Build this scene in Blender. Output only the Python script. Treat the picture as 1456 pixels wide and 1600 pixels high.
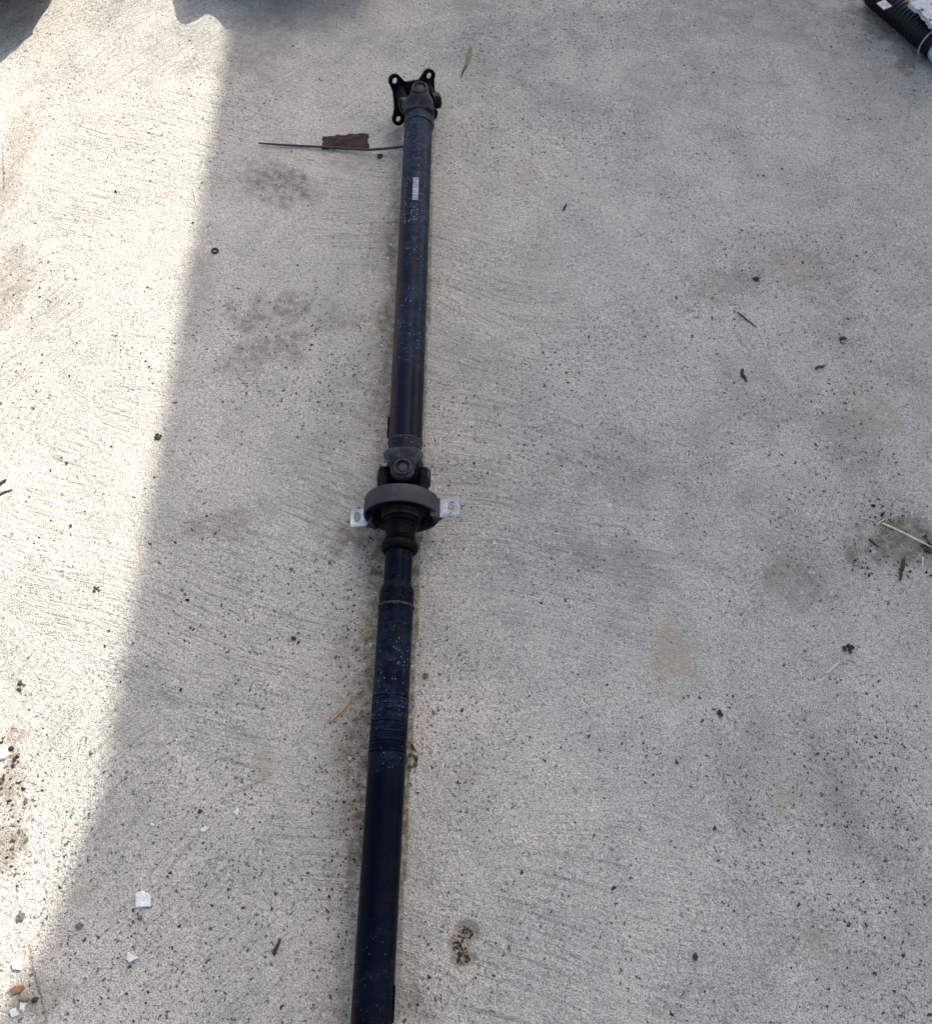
import bpy, bmesh, math, random
import numpy as np
from mathutils import Vector, Matrix

for o in list(bpy.data.objects):
    bpy.data.objects.remove(o)
scene = bpy.context.scene
COL = scene.collection
rnd = random.Random(7)
rng = np.random.default_rng(11)

# ------------------------------------------------------------------ camera
CAM_H, PITCH, FPX = 1.316, math.radians(63), 1450.0
cam = bpy.data.cameras.new('camera')
cam.sensor_fit = 'HORIZONTAL'; cam.sensor_width = 36.0
cam.lens = 36.0 * FPX / 1456.0
cam.clip_start = 0.02; cam.clip_end = 500
cam_o = bpy.data.objects.new('camera', cam); COL.objects.link(cam_o)
cam_o.location = (0, 0, CAM_H)
cam_o.rotation_euler = (math.radians(90) - PITCH, 0, 0)
scene.camera = cam_o

# ------------------------------------------------------------------ daylight
SUN_EL, SUN_AZ = math.radians(47), math.radians(50)      # azimuth measured from +X towards +Y
SUN = Vector((math.cos(SUN_EL) * math.cos(SUN_AZ), math.cos(SUN_EL) * math.sin(SUN_AZ), math.sin(SUN_EL)))
world = bpy.data.worlds.new('World'); scene.world = world; world.use_nodes = True
wn = world.node_tree.nodes; wl = world.node_tree.links
sky = wn.new('ShaderNodeTexSky'); sky.sky_type = 'NISHITA'; sky.sun_disc = False
sky.sun_elevation = SUN_EL
sky.sun_rotation = math.radians(90) - SUN_AZ
sky.air_density = 1.0; sky.dust_density = 4.0; sky.ozone_density = 0.6
bg = wn['Background']; bg.inputs['Strength'].default_value = 0.12
wl.new(sky.outputs['Color'], bg.inputs['Color'])
sl = bpy.data.lights.new('sun', 'SUN'); sl.energy = 2.65; sl.angle = math.radians(0.53); sl.color = (1.0, 0.98, 0.955)
so = bpy.data.objects.new('sun', sl); COL.objects.link(so)
so.location = (3, 3, 6); so.rotation_euler = SUN.to_track_quat('Z', 'Y').to_euler()

scene.render.engine = 'CYCLES'
scene.view_settings.view_transform = 'Standard'
scene.view_settings.look = 'None'
scene.view_settings.gamma = 1.0
scene.view_settings.use_curve_mapping = False
scene.view_settings.exposure = 1.24

# ------------------------------------------------------------------ helpers
def at(px, py, z=0.0):
    """point of the place, at height z, that photograph pixel (px, py) looks at"""
    u = (px - 728) / FPX; v = (py - 800) / FPX
    d = Vector((u, math.cos(PITCH) - v * math.sin(PITCH), -(math.sin(PITCH) + v * math.cos(PITCH))))
    t = (CAM_H - z) / -d.z
    return Vector((0, 0, CAM_H)) + d * t

def tag(o, label=None, cat=None, group=None, kind=None):
    if label: o['label'] = label
    if cat: o['category'] = cat
    if group: o['group'] = group
    if kind: o['kind'] = kind
    return o

def empty(name, loc):
    o = bpy.data.objects.new(name, None); COL.objects.link(o); o.location = loc
    o.empty_display_size = 0.05
    return o

def mesh_obj(name, verts, faces, mat, parent=None, origin=None, smooth=True):
    """verts are world coordinates; the object is placed at origin (or its parent's place)"""
    if parent is not None:
        org = Vector((0, 0, 0)); p = parent
        while p is not None:
            org += p.location; p = p.parent
    else:
        org = Vector(origin) if origin is not None else Vector((0, 0, 0))
    me = bpy.data.meshes.new(name)
    me.from_pydata([tuple(Vector(v) - org) for v in verts], [], faces)
    me.validate()
    bm = bmesh.new(); bm.from_mesh(me); bmesh.ops.recalc_face_normals(bm, faces=bm.faces); bm.to_mesh(me); bm.free()
    if smooth:
        me.polygons.foreach_set('use_smooth', [True] * len(me.polygons))
        try: me.set_sharp_from_angle(angle=math.radians(38))
        except Exception: pass
    o = bpy.data.objects.new(name, me); COL.objects.link(o)
    if parent is not None: o.parent = parent
    else: o.location = org
    if mat: me.materials.append(mat)
    return o

class MB:
    def __init__(self): self.v = []; self.f = []
    def add(self, vs, fs):
        b = len(self.v); self.v += [Vector(v) for v in vs]; self.f += [tuple(i + b for i in f) for f in fs]
    def lathe(self, prof, frame, n=56, closed=False):
        """prof: (s, r) pairs; frame(s) -> origin, ex, ez"""
        vs = []; fs = []
        if not closed:                      # holding loops keep long smooth faces from bending the shading
            pr = [prof[0]]
            for (s0, r0), (s1, r1) in zip(prof[:-1], prof[1:]):
                d = abs(s1 - s0)
                if d > 0.005 and abs(r1 - r0) < d * .6:
                    for t in (0.0007 / d, 1 - 0.0007 / d): pr.append((s0 + (s1 - s0) * t, r0 + (r1 - r0) * t))
                pr.append((s1, r1))
            prof = pr
        for s, r in prof:
            o, ex, ez = frame(s)
            for k in range(n):
                a = 2 * math.pi * k / n
                vs.append(o + ex * (r * math.cos(a)) + ez * (r * math.sin(a)))
        m = len(prof)
        for i in range(m if closed else m - 1):
            j = (i + 1) % m
            for k in range(n):
                k2 = (k + 1) % n
                fs.append((i * n + k, i * n + k2, j * n + k2, j * n + k))
        if not closed:
            fs.append(tuple(range(n))[::-1]); fs.append(tuple((m - 1) * n + k for k in range(n)))
        self.add(vs, fs)
    def loft(self, rings):
        n = len(rings[0]); vs = [p for r in rings for p in r]; fs = []
        for i in range(len(rings) - 1):
            for k in range(n):
                k2 = (k + 1) % n
                fs.append((i * n + k, i * n + k2, (i + 1) * n + k2, (i + 1) * n + k))
        fs.append(tuple(range(n))[::-1]); fs.append(tuple((len(rings) - 1) * n + k for k in range(n)))
        self.add(vs, fs)
    def tube(self, pts, rads, n=8, flat=1.0):
        pts = [Vector(p) for p in pts]; rings = []
        for i, p in enumerate(pts):
            d = (pts[min(i + 1, len(pts) - 1)] - pts[max(i - 1, 0)]).normalized()
            side = d.cross(Vector((0, 0, 1)))
            side = side.normalized() if side.length > 1e-5 else Vector((1, 0, 0))
            up = side.cross(d)
            r = rads[i] if isinstance(rads, (list, tuple)) else rads
            rings.append([p + side * (r * math.cos(2 * math.pi * k / n)) + up * (r * flat * math.sin(2 * math.pi * k / n)) for k in range(n)])
        self.loft(rings)
    def build(self, name, mat, parent=None, origin=None, smooth=True, bevel=0.0):
        o = mesh_obj(name, self.v, self.f, mat, parent, origin, smooth)
        if bevel:
            m = o.modifiers.new('bevel', 'BEVEL'); m.width = bevel; m.segments = 2; m.limit_method = 'ANGLE'; m.angle_limit = math.radians(40)
        return o

# ------------------------------------------------------------------ materials
def new_mat(name):
    m = bpy.data.materials.new(name); m.use_nodes = True
    nt = m.node_tree
    return m, nt, nt.nodes, nt.links, nt.nodes['Principled BSDF']

class NG:
    """small node helper"""
    def __init__(self, nt): self.nt = nt; self.n = nt.nodes; self.l = nt.links
    def coord(self, out='Object'):
        t = self.n.new('ShaderNodeTexCoord'); return t.outputs[out]
    def noise(self, vec, scale, detail=4, rough=0.55, dist=0.0):
        t = self.n.new('ShaderNodeTexNoise'); t.inputs['Scale'].default_value = scale
        t.inputs['Detail'].default_value = detail; t.inputs['Roughness'].default_value = rough
        t.inputs['Distortion'].default_value = dist
        self.l.new(vec, t.inputs['Vector']); return t.outputs['Fac']
    def vor(self, vec, scale, out='Distance', rand=1.0, dims='3D'):
        t = self.n.new('ShaderNodeTexVoronoi'); t.voronoi_dimensions = dims; t.inputs['Scale'].default_value = scale
        t.inputs['Randomness'].default_value = rand
        self.l.new(vec, t.inputs['Vector']); return t
    def ramp(self, fac, stops, interp='LINEAR'):
        r = self.n.new('ShaderNodeValToRGB'); r.color_ramp.interpolation = interp
        e = r.color_ramp.elements
        while len(e) > 1: e.remove(e[-1])
        for i, (p, c) in enumerate(stops):
            el = e[0] if i == 0 else e.new(p)
            el.position = p
            el.color = (c, c, c, 1) if isinstance(c, (int, float)) else (*c, 1)
        self.l.new(fac, r.inputs['Fac']); return r.outputs['Color']
    def mix(self, fac, a, b, mode='MIX'):
        m = self.n.new('ShaderNodeMix'); m.data_type = 'RGBA'; m.blend_type = mode
        for sock, val in ((m.inputs['Factor'], fac), (m.inputs[6], a), (m.inputs[7], b)):
            if hasattr(val, 'is_output'): self.l.new(val, sock)
            elif isinstance(val, (int, float)): sock.default_value = val if sock.type == 'VALUE' else (val, val, val, 1)
            else: sock.default_value = (*val, 1)
        return m.outputs[2]
    def math(self, op, a, b=None, clamp=False):
        m = self.n.new('ShaderNodeMath'); m.operation = op; m.use_clamp = clamp
        for i, v in enumerate((a, b)):
            if v is None: continue
            if hasattr(v, 'is_output'): self.l.new(v, m.inputs[i])
            else: m.inputs[i].default_value = v
        return m.outputs[0]
    def attr(self, name):
        a = self.n.new('ShaderNodeAttribute'); a.attribute_name = name; return a
    def sep(self, vec):
        s = self.n.new('ShaderNodeSeparateXYZ'); self.l.new(vec, s.inputs[0]); return s.outputs
    def mapping(self, vec, scale=(1, 1, 1), rot=(0, 0, 0), loc=(0, 0, 0)):
        m = self.n.new('ShaderNodeMapping'); m.inputs['Scale'].default_value = scale
        m.inputs['Rotation'].default_value = rot; m.inputs['Location'].default_value = loc
        self.l.new(vec, m.inputs['Vector']); return m.outputs[0]
    def bump(self, h, strength, dist, normal=None):
        b = self.n.new('ShaderNodeBump'); b.inputs['Strength'].default_value = strength; b.inputs['Distance'].default_value = dist
        self.l.new(h, b.inputs['Height'])
        if normal: self.l.new(normal, b.inputs['Normal'])
        return b.outputs['Normal']

def mat_concrete():
    m, nt, N, L, P = new_mat('concrete')
    g = NG(nt); co = g.coord('Object')
    fine = g.noise(co, 150, 5, 0.75); grain = g.noise(co, 480, 1, 0.5)
    tone = g.attr('tone')
    col = g.mix(1.0, (0.460, 0.428, 0.358), g.ramp(tone.outputs['Fac'], [(0.0, (0.70, 0.71, 0.735)), (0.5, (1.0, 1.0, 1.0)), (1.0, (1.23, 1.18, 1.155))]), 'MULTIPLY')
    col = g.mix(1.0, col, g.ramp(fine, [(0.33, 0.52), (0.43, 0.93), (0.5, 1.0), (0.64, 1.13)]), 'MULTIPLY')
    col = g.mix(1.0, col, g.ramp(grain, [(0.30, 0.60), (0.5, 1.0), (0.70, 1.34)]), 'MULTIPLY')
    # trowel sweeps: thin streaks along a heading that drifts over the slab
    sw = g.attr('sweep'); sv = g.sep(sw.outputs['Vector'])
    cx = N_combine(g, g.math('MULTIPLY', sv[0], 9.0), g.math('MULTIPLY', sv[1], 190.0))
    streak = g.noise(cx, 1.0, 3, 0.65)
    dirt = g.math('MULTIPLY', g.ramp(streak, [(0.34, 1.0), (0.46, 0.0)]), sv[2])
    col = g.mix(g.math('MULTIPLY', dirt, 0.42), col, (0.155, 0.140, 0.118))
    pale = g.math('MULTIPLY', g.ramp(streak, [(0.56, 0.0), (0.68, 1.0)]), sv[2])
    col = g.mix(g.math('MULTIPLY', pale, 0.30), col, (0.60, 0.57, 0.50))
    # stains placed by hand and the shaft's painted contact shadow (attributes hold their outline)
    st = g.attr('stain_shade'); sr = g.sep(st.outputs['Vector'])
    spk = g.ramp(g.noise(co, 75, 5, 0.75), [(0.40, 0.0), (0.58, 1.0)])
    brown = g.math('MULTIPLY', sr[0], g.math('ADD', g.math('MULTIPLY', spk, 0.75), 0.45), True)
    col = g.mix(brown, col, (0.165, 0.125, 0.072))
    damp = g.math('MULTIPLY', sr[1], g.math('ADD', g.math('MULTIPLY', spk, 0.95), 0.10), True)
    col = g.mix(damp, col, (0.185, 0.160, 0.135))
    col = g.mix(g.math('MULTIPLY', sr[2], g.math('ADD', g.math('MULTIPLY', spk, 0.4), 0.85)), col, (0.40, 0.31, 0.215))
    # dark mineral specks and open pores, two sizes
    warp = g.mix(0.012, co, N_color(g, co, 130))
    for sc, thr, keep, dark in ((50, 0.13, 0.24, 0.10), (130, 0.24, 0.42, 0.20)):
        v = g.vor(warp, sc, dims='2D')
        spot = g.ramp(v.outputs['Distance'], [(thr * 0.55, 1.0), (thr, 0.0)])
        rc = g.sep(v.outputs['Color'])
        on = g.math('GREATER_THAN', g.math('ADD', rc[0], g.math('MULTIPLY', g.attr('pores').outputs['Fac'], keep)), 1.0)
        sel = g.math('MULTIPLY', on, g.ramp(rc[1], [(0.0, 0.35), (0.6, 1.0)]))
        col = g.mix(g.math('MULTIPLY', spot, sel), col, (dark * 0.5, dark * 0.46, dark * 0.41))
    v = g.vor(co, 60, dims='2D'); rc = g.sep(v.outputs['Color'])
    lt = g.math('MULTIPLY', g.ramp(v.outputs['Distance'], [(0.10, 1.0), (0.20, 0.0)]), g.math('GREATER_THAN', rc[1], 0.95))
    col = g.mix(g.math('MULTIPLY', lt, 0.6), col, (0.62, 0.60, 0.57))
    cr = g.attr('crack')
    col = g.mix(cr.outputs['Fac'], col, (0.07, 0.06, 0.05))
    L.new(col, P.inputs['Base Color'])
    P.inputs['Roughness'].default_value = 0.93; P.inputs['Specular IOR Level'].default_value = 0.25
    hgt = g.math('ADD', g.noise(co, 120, 3, 0.7), g.math('MULTIPLY', grain, 0.25))
    hgt = g.math('ADD', hgt, g.math('MULTIPLY', g.math('MULTIPLY', streak, sv[2]), 0.9))
    L.new(g.bump(hgt, 1.0, 0.0042), P.inputs['Normal'])
    return m

def N_combine(g, x, y):
    c = g.n.new('ShaderNodeCombineXYZ'); g.l.new(x, c.inputs[0]); g.l.new(y, c.inputs[1]); return c.outputs[0]

def N_color(g, co, scale):
    t = g.n.new('ShaderNodeTexNoise'); t.inputs['Scale'].default_value = scale; t.inputs['Detail'].default_value = 2
    g.l.new(co, t.inputs['Vector']); return t.outputs['Color']

def mat_paint(name, base=(0.0022, 0.0045, 0.0115), rough=0.30, dust=0.5, rust=0.5, wear_y=None, rust_side=False, spec=0.34, edge=0.0):
    """old black shaft paint with dust film, pale chips and rust"""
    m, nt, N, L, P = new_mat(name)
    g = NG(nt); co = g.coord('Object'); xyz = g.sep(co)
    n1 = g.noise(co, 9, 4, 0.6); n2 = g.noise(co, 130, 5, 0.7); n3 = g.noise(co, 40, 4, 0.65, 0.4)
    film = g.math('MULTIPLY', g.ramp(g.noise(co, 26, 5, 0.7, 0.6), [(0.40, 0.0), (0.62, 1.0)]), g.ramp(n2, [(0.38, 0.1), (0.62, 1.0)]))
    if wear_y is not None:          # how worn the paint is along the tube: (distance from the middle joint, amount)
        w = g.ramp(g.math('MULTIPLY', g.math('ADD', xyz[1], 1.1), 0.5), [((y + 1.1) * 0.5, v) for y, v in wear_y])
        film = g.math('MULTIPLY', g.math('ADD', g.math('MULTIPLY', film, 1.3), g.math('MULTIPLY', n2, 0.22)), w)
    col = g.mix(g.math('MULTIPLY', film, dust, True), base, (0.036, 0.060, 0.105))
    # pale chips
    v = g.vor(co, 260); rc = g.sep(v.outputs['Color'])
    chip = g.math('MULTIPLY', g.ramp(v.outputs['Distance'], [(0.14, 1.0), (0.30, 0.0)]), g.math('GREATER_THAN', rc[0], 0.70))
    chip = g.math('MULTIPLY', chip, g.ramp(g.noise(co, 22, 3, 0.6), [(0.40, 0.0), (0.54, 1.0)]))
    if wear_y is not None: chip = g.math('MULTIPLY', chip, g.math('MULTIPLY', w, 2.2), True)
    col = g.mix(g.math('MULTIPLY', chip, 0.55 * min(1, dust * 2)), col, (0.30, 0.32, 0.35))
    # scuffs: pale scratches round and along the tube
    sc = g.noise(g.mapping(co, (60, 420, 60), (0, 0.3, 0.5)), 1.0, 3, 0.6)
    scf = g.math('MULTIPLY', g.ramp(sc, [(0.60, 0.0), (0.70, 1.0)]), g.ramp(n1, [(0.40, 0.0), (0.65, 0.6)]))
    if wear_y is not None: scf = g.math('MULTIPLY', scf, g.math('MULTIPLY', w, 1.5), True)
    col = g.mix(g.math('MULTIPLY', scf, 0.6), col, (0.13, 0.145, 0.17))
    # rust
    rmask = g.ramp(n3, [(0.50, 0.0), (0.66, 1.0)])
    if rust_side:
        side = g.ramp(g.math('MULTIPLY', g.math('ADD', xyz[0], rust_side), -28.0, True), [(0.10, 0.0), (0.55, 1.0)])
        rmask = g.math('MAXIMUM', g.math('MULTIPLY', rmask, 0.06), g.math('MULTIPLY', side, g.ramp(n3, [(0.33, 0.15), (0.6, 1.0)])))
    rm = g.math('MULTIPLY', rmask, rust, True)
    rcol = g.mix(n2, (0.045, 0.023, 0.015), (0.17, 0.085, 0.05))
    col = g.mix(rm, col, rcol)
    if edge:                        # paint rubbed off the cast edges
        ge = N.new('ShaderNodeNewGeometry')
        em = g.math('MULTIPLY', g.ramp(ge.outputs['Pointiness'], [(0.515, 0.0), (0.56, 1.0)]), g.ramp(n2, [(0.35, 0.2), (0.6, 1.0)]))
        col = g.mix(g.math('MULTIPLY', em, edge), col, (0.075, 0.072, 0.072))
    L.new(col, P.inputs['Base Color'])
    ro = g.math('ADD', g.math('MULTIPLY', n2, 0.22), rough - 0.08)
    ro = g.math('ADD', ro, g.math('MULTIPLY', g.math('MAXIMUM', film, rm), 0.3), True)
    L.new(ro, P.inputs['Roughness'])
    P.inputs['Specular IOR Level'].default_value = spec
    P.inputs['Specular Tint'].default_value = (0.62, 0.78, 1.0, 1)
    L.new(g.bump(g.math('ADD', n2, g.math('MULTIPLY', rm, 0.8)), 0.5, 0.0008), P.inputs['Normal'])
    return m

def mat_plain(name, c1, c2, scale=80, rough=0.7, metal=0.0, bump=0.3, dist=0.0008, spec=0.4, lo=0.35, hi=0.65):
    m, nt, N, L, P = new_mat(name)
    g = NG(nt); co = g.coord('Object'); n = g.noise(co, scale, 5, 0.65); n2 = g.noise(co, scale * 4.5, 3, 0.6)
    col = g.mix(g.ramp(n, [(lo, 0.0), (hi, 1.0)]), c1, c2)
    col = g.mix(1.0, col, g.ramp(n2, [(0.3, 0.75), (0.7, 1.2)]), 'MULTIPLY')
    L.new(col, P.inputs['Base Color'])
    P.inputs['Roughness'].default_value = rough; P.inputs['Metallic'].default_value = metal
    P.inputs['Specular IOR Level'].default_value = spec
    if bump: L.new(g.bump(g.math('ADD', n, n2), bump, dist), P.inputs['Normal'])
    return m

M = {}
M['concrete'] = mat_concrete()
M['tube_far'] = mat_paint('worn_black_paint', dust=0.62, rust=0.85, wear_y=[(0.05, .04), (0.18, .06), (0.20, .30), (0.26, .95), (0.32, 1.0), (0.37, .30), (0.45, .42), (0.56, .80), (0.70, 1.0), (0.78, 1.0)], rust_side=0.007, spec=0.10)
M['tube_near'] = mat_paint('black_paint', base=(0.0010, 0.0020, 0.0055), dust=0.55, rust=0.45, wear_y=[(-0.9, .03), (-0.74, .05), (-0.70, .16), (-0.66, .10), (-0.62, .03), (-0.46, .02), (-0.43, .40), (-0.34, .75), (-0.27, .55), (-0.22, .22), (-0.19, .10), (-0.12, .08)], rust_side=0.028, rough=0.27, spec=0.05)
M['cast'] = mat_paint('cast_steel_paint', base=(0.0032, 0.0036, 0.0052), dust=0.55, rust=0.35, rough=0.42, spec=0.16, edge=0.8)
M['dark_cast'] = mat_paint('dark_cast_steel', base=(0.002, 0.002, 0.0024), dust=0.08, rust=0.12, rough=0.45, spec=0.07)
M['weld'] = mat_plain('weld_bead', (0.012, 0.011, 0.011), (0.055, 0.045, 0.040), 200, 0.55, 0.2, 0.8)
M['rubber'] = mat_plain('grey_rubber', (0.016, 0.016, 0.018), (0.034, 0.034, 0.037), 28, 0.66, 0, 0.25, 0.0006)
M['black_rubber'] = mat_plain('black_rubber', (0.0018, 0.0018, 0.0020), (0.0035, 0.0033, 0.0030), 60, 0.42, 0, 0.3, spec=0.07)
M['rusty_steel'] = mat_plain('rusty_bearing_steel', (0.008, 0.006, 0.005), (0.055, 0.034, 0.022), 70, 0.8, 0.1, 0.6, spec=0.2)
M['cap'] = mat_plain('bearing_cap_steel', (0.020, 0.020, 0.022), (0.050, 0.046, 0.046), 120, 0.5, 0.35, 0.3)
M['worn_ring'] = mat_plain('worn_ring', (0.012, 0.011, 0.012), (0.060, 0.045, 0.038), 140, 0.55, 0.2, 0.5)
M['alu'] = mat_plain('galvanised_bracket', (0.30, 0.29, 0.275), (0.70, 0.68, 0.64), 38, 0.5, 0.15, 0.25, 0.0005)
M['cast_alu'] = mat_plain('cast_aluminium', (0.36, 0.37, 0.38), (0.62, 0.62, 0.62), 60, 0.5, 0.15, 0.5)
M['plastic'] = mat_plain('black_plastic', (0.010, 0.010, 0.011), (0.02, 0.02, 0.02), 60, 0.45, 0, 0.1)
M['boot_rubber'] = mat_plain('boot_rubber', (0.003, 0.0035, 0.0045), (0.007, 0.0075, 0.009), 60, 0.42, 0, 0.2, spec=0.2)
M['white_print'] = mat_plain('white_print', (0.20, 0.22, 0.25), (0.46, 0.49, 0.53), 260, 0.6, 0, 0.0)
M['rust_plate'] = mat_plain('flaking_rust', (0.015, 0.014, 0.013), (0.066, 0.032, 0.023), 55, 0.95, 0, 1.0, 0.003)
M['chip'] = mat_plain('white_tile', (0.70, 0.67, 0.62), (0.82, 0.79, 0.74), 90, 0.6, 0, 0.2)
M['wood'] = mat_plain('bare_wood', (0.30, 0.21, 0.125), (0.46, 0.34, 0.22), 150, 0.85, 0, 0.6)
M['straw'] = mat_plain('dry_straw', (0.50, 0.46, 0.36), (0.68, 0.64, 0.54), 150, 0.8, 0, 0.3)
M['twig'] = mat_plain('dark_twig', (0.020, 0.017, 0.012), (0.095, 0.075, 0.050), 260, 0.9, 0, 0.6)
M['leaf'] = mat_plain('dry_leaf', (0.13, 0.115, 0.07), (0.26, 0.23, 0.15), 180, 0.85, 0, 0.5)
M['orange_leaf'] = mat_plain('orange_leaf', (0.22, 0.10, 0.045), (0.40, 0.20, 0.10), 180, 0.85, 0, 0.5)
M['shell'] = mat_plain('brown_shell', (0.05, 0.035, 0.025), (0.16, 0.11, 0.08), 250, 0.85, 0, 0.7)
M['pebble'] = mat_plain('grey_pebble', (0.10, 0.10, 0.09), (0.20, 0.19, 0.175), 250, 0.9, 0, 0.5)
M['shade_canopy_roof'] = mat_plain('shade_canopy_sheet', (0.55, 0.53, 0.50), (0.62, 0.60, 0.57), 12, 0.7, 0, 0.1)
def mat_grit():
    m, nt, N, L, P = new_mat('grit'); g = NG(nt); a = g.attr('shade')
    col = g.ramp(a.outputs['Fac'], [(0.0, (0.008, 0.008, 0.007)), (0.7, (0.045, 0.038, 0.028)), (0.9, (0.13, 0.105, 0.075)), (1.0, (0.34, 0.32, 0.29))])
    L.new(col, P.inputs['Base Color']); P.inputs['Roughness'].default_value = 0.95
    return m
M['grit'] = mat_grit()

# ------------------------------------------------------------------ ground (one sheet, real relief where the photo looks)
def axis_coords(lo, hi, fine, far=60.0):
    core = []
    for a, b, st in fine: core += list(np.arange(a, b - 1e-9, st))
    core.append(fine[-1][1]); core = np.array(core)
    g = 0.02; left = []; x = core[0]
    while x > -far: x -= g; g *= 1.5; left.append(x)
    g = 0.02; right = []; x = core[-1]
    while x < far: x += g; g *= 1.5; right.append(x)
    return np.concatenate([np.array(left[::-1]), core, np.array(right)])
gx = axis_coords(0, 0, [(-1.08, -0.44, 0.0017), (-0.44, 1.08, 0.0036)])
gy = axis_coords(0, 0, [(-0.10, 2.0, 0.0024)])
GX, GY = np.meshgrid(gx, gy)

TAB = {}
def vnoise(X, Y, sx, sy, seed):
    n = 1024
    if seed not in TAB: TAB[seed] = np.random.default_rng(seed).random((n, n), dtype=np.float32)
    tab = TAB[seed]
    if sx == sy:
        ca, sa = math.cos(seed * 1.37), math.sin(seed * 1.37); X, Y = X * ca + Y * sa, Y * ca - X * sa
    u = X * sx + 311.3; v = Y * sy + 173.7
    iu = np.floor(u).astype(np.int64); iv = np.floor(v).astype(np.int64)
    fu = (u - iu).astype(np.float32); fv = (v - iv).astype(np.float32)
    fu = fu * fu * (3 - 2 * fu); fv = fv * fv * (3 - 2 * fv)
    a = tab[iv % n, iu % n]; b = tab[iv % n, (iu + 1) % n]; c = tab[(iv + 1) % n, iu % n]; d = tab[(iv + 1) % n, (iu + 1) % n]
    return (a * (1 - fu) + b * fu) * (1 - fv) + (c * (1 - fu) + d * fu) * fv - 0.5

near = ((GX > -1.2) & (GX < 1.2) & (GY > -0.2) & (GY < 2.1)).astype(np.float32)
Z = np.zeros_like(GX, dtype=np.float32)
Z += 0.0022 * vnoise(GX, GY, 9, 9, 1) + 0.0011 * vnoise(GX, GY, 31, 31, 2) + 0.0008 * vnoise(GX, GY, 83, 83, 3)
# trowel sweeps: streaks whose heading drifts over the slab
wx = GX + 0.16 * vnoise(GX, GY, 1.7, 1.7, 5) + 0.05 * vnoise(GX, GY, 6, 6, 6)
wy = GY + 0.22 * vnoise(GX, GY, 1.5, 1.5, 7) + 0.06 * vnoise(GX, GY, 5, 5, 8)
for ang, sd, amt in ((0.55, 21, 0.0012), (-0.75, 22, 0.0009), (1.45, 23, 0.0008)):
    u = wx * math.cos(ang) + wy * math.sin(ang); v = -wx * math.sin(ang) + wy * math.cos(ang)
    mask = np.clip(vnoise(GX, GY, 2.6, 2.6, sd + 40) * 5, 0, 1)
    Z += amt * mask * vnoise(u, v, 13, 150, sd)
# pores and small holes
pm = np.clip(vnoise(GX, GY, 4, 4, 60) * 3 + 0.6, 0.15, 1)
pits = vnoise(GX, GY, 110, 110, 61)
Z -= 0.0035 * pm * np.clip(pits - 0.36, 0, 1) * 5
Z *= near

def seg_dist(px_pts):
    d = np.full(GX.shape, 9.0, dtype=np.float32)
    P = [at(*p) for p in px_pts]
    for a, b in zip(P[:-1], P[1:]):
        lx = b.x - a.x; ly = b.y - a.y; L2 = lx * lx + ly * ly
        t = np.clip(((GX - a.x) * lx + (GY - a.y) * ly) / L2, 0, 1)
        d = np.minimum(d, np.hypot(GX - a.x - t * lx, GY - a.y - t * ly))
    return d
stain_shade = np.zeros(GX.shape + (3,), dtype=np.float32); crack = np.zeros(GX.shape, dtype=np.float32)
wob = 0.5 + vnoise(GX, GY, 40, 40, 70) + 0.6 * vnoise(GX, GY, 110, 110, 71)
def blot(ch, px, py, rx, ry, amt, rot=0.0, hard=1.0):
    c = at(px, py); sx = (at(px + rx, py) - c).length; sy = (at(px, py + ry) - c).length
    dx = GX - c.x; dy = GY - c.y
    u = (dx * math.cos(rot) + dy * math.sin(rot)) / sx; v = (-dx * math.sin(rot) + dy * math.cos(rot)) / sy
    e = np.sqrt(u * u + v * v) + 0.9 * (0.5 - wob) + 0.5 * vnoise(GX, GY, 16, 16, 72)
    stain_shade[..., ch] = np.maximum(stain_shade[..., ch], amt * np.clip((1.15 - e) * 1.5 * hard, 0, 1))
# oily brown grime along the shaft, with its contact shadow painted in
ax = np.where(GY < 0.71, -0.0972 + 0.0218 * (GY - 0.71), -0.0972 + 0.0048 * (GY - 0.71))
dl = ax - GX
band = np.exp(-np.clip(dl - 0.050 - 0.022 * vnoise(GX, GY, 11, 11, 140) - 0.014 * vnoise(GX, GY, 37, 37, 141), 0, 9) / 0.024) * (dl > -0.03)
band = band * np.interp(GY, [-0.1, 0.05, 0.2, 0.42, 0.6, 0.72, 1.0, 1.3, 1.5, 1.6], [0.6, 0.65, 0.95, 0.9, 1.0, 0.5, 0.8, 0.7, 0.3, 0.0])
stain_shade[..., 0] = np.maximum(stain_shade[..., 0], band * np.clip(0.8 + 0.3 * wob, 0.6, 1) * near)
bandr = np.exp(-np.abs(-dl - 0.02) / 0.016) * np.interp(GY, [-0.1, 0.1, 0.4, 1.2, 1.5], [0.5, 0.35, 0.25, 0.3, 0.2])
stain_shade[..., 0] = np.maximum(stain_shade[..., 0], 0.35 * bandr * np.clip(0.4 + 0.5 * wob, 0, 1) * near)
for a in ((1405, 850, 70, 40, 0.75, 0.3), (335, 820, 60, 22, 0.35), (560, 845, 45, 40, 0.7), (590, 1150, 28, 110, 0.6), (545, 1000, 30, 70, 0.4),
          (1130, 445, 60, 30, 0.3), (1240, 905, 60, 40, 0.35), (1330, 690, 60, 60, 0.25), (20, 1190, 26, 60, 0.6), (15, 1330, 26, 60, 0.6),
          (60, 1560, 60, 30, 0.35), (25, 250, 26, 130, 0.3), (15, 450, 35, 80, 0.35), (640, 1560, 30, 50, 0.5), (1385, 40, 30, 60, 0.6, 0.6), (1425, 85, 45, 30, 0.55), (620, 200, 22, 40, 0.4), (540, 236, 45, 10, 0.4)):
    blot(0, *a)
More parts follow.
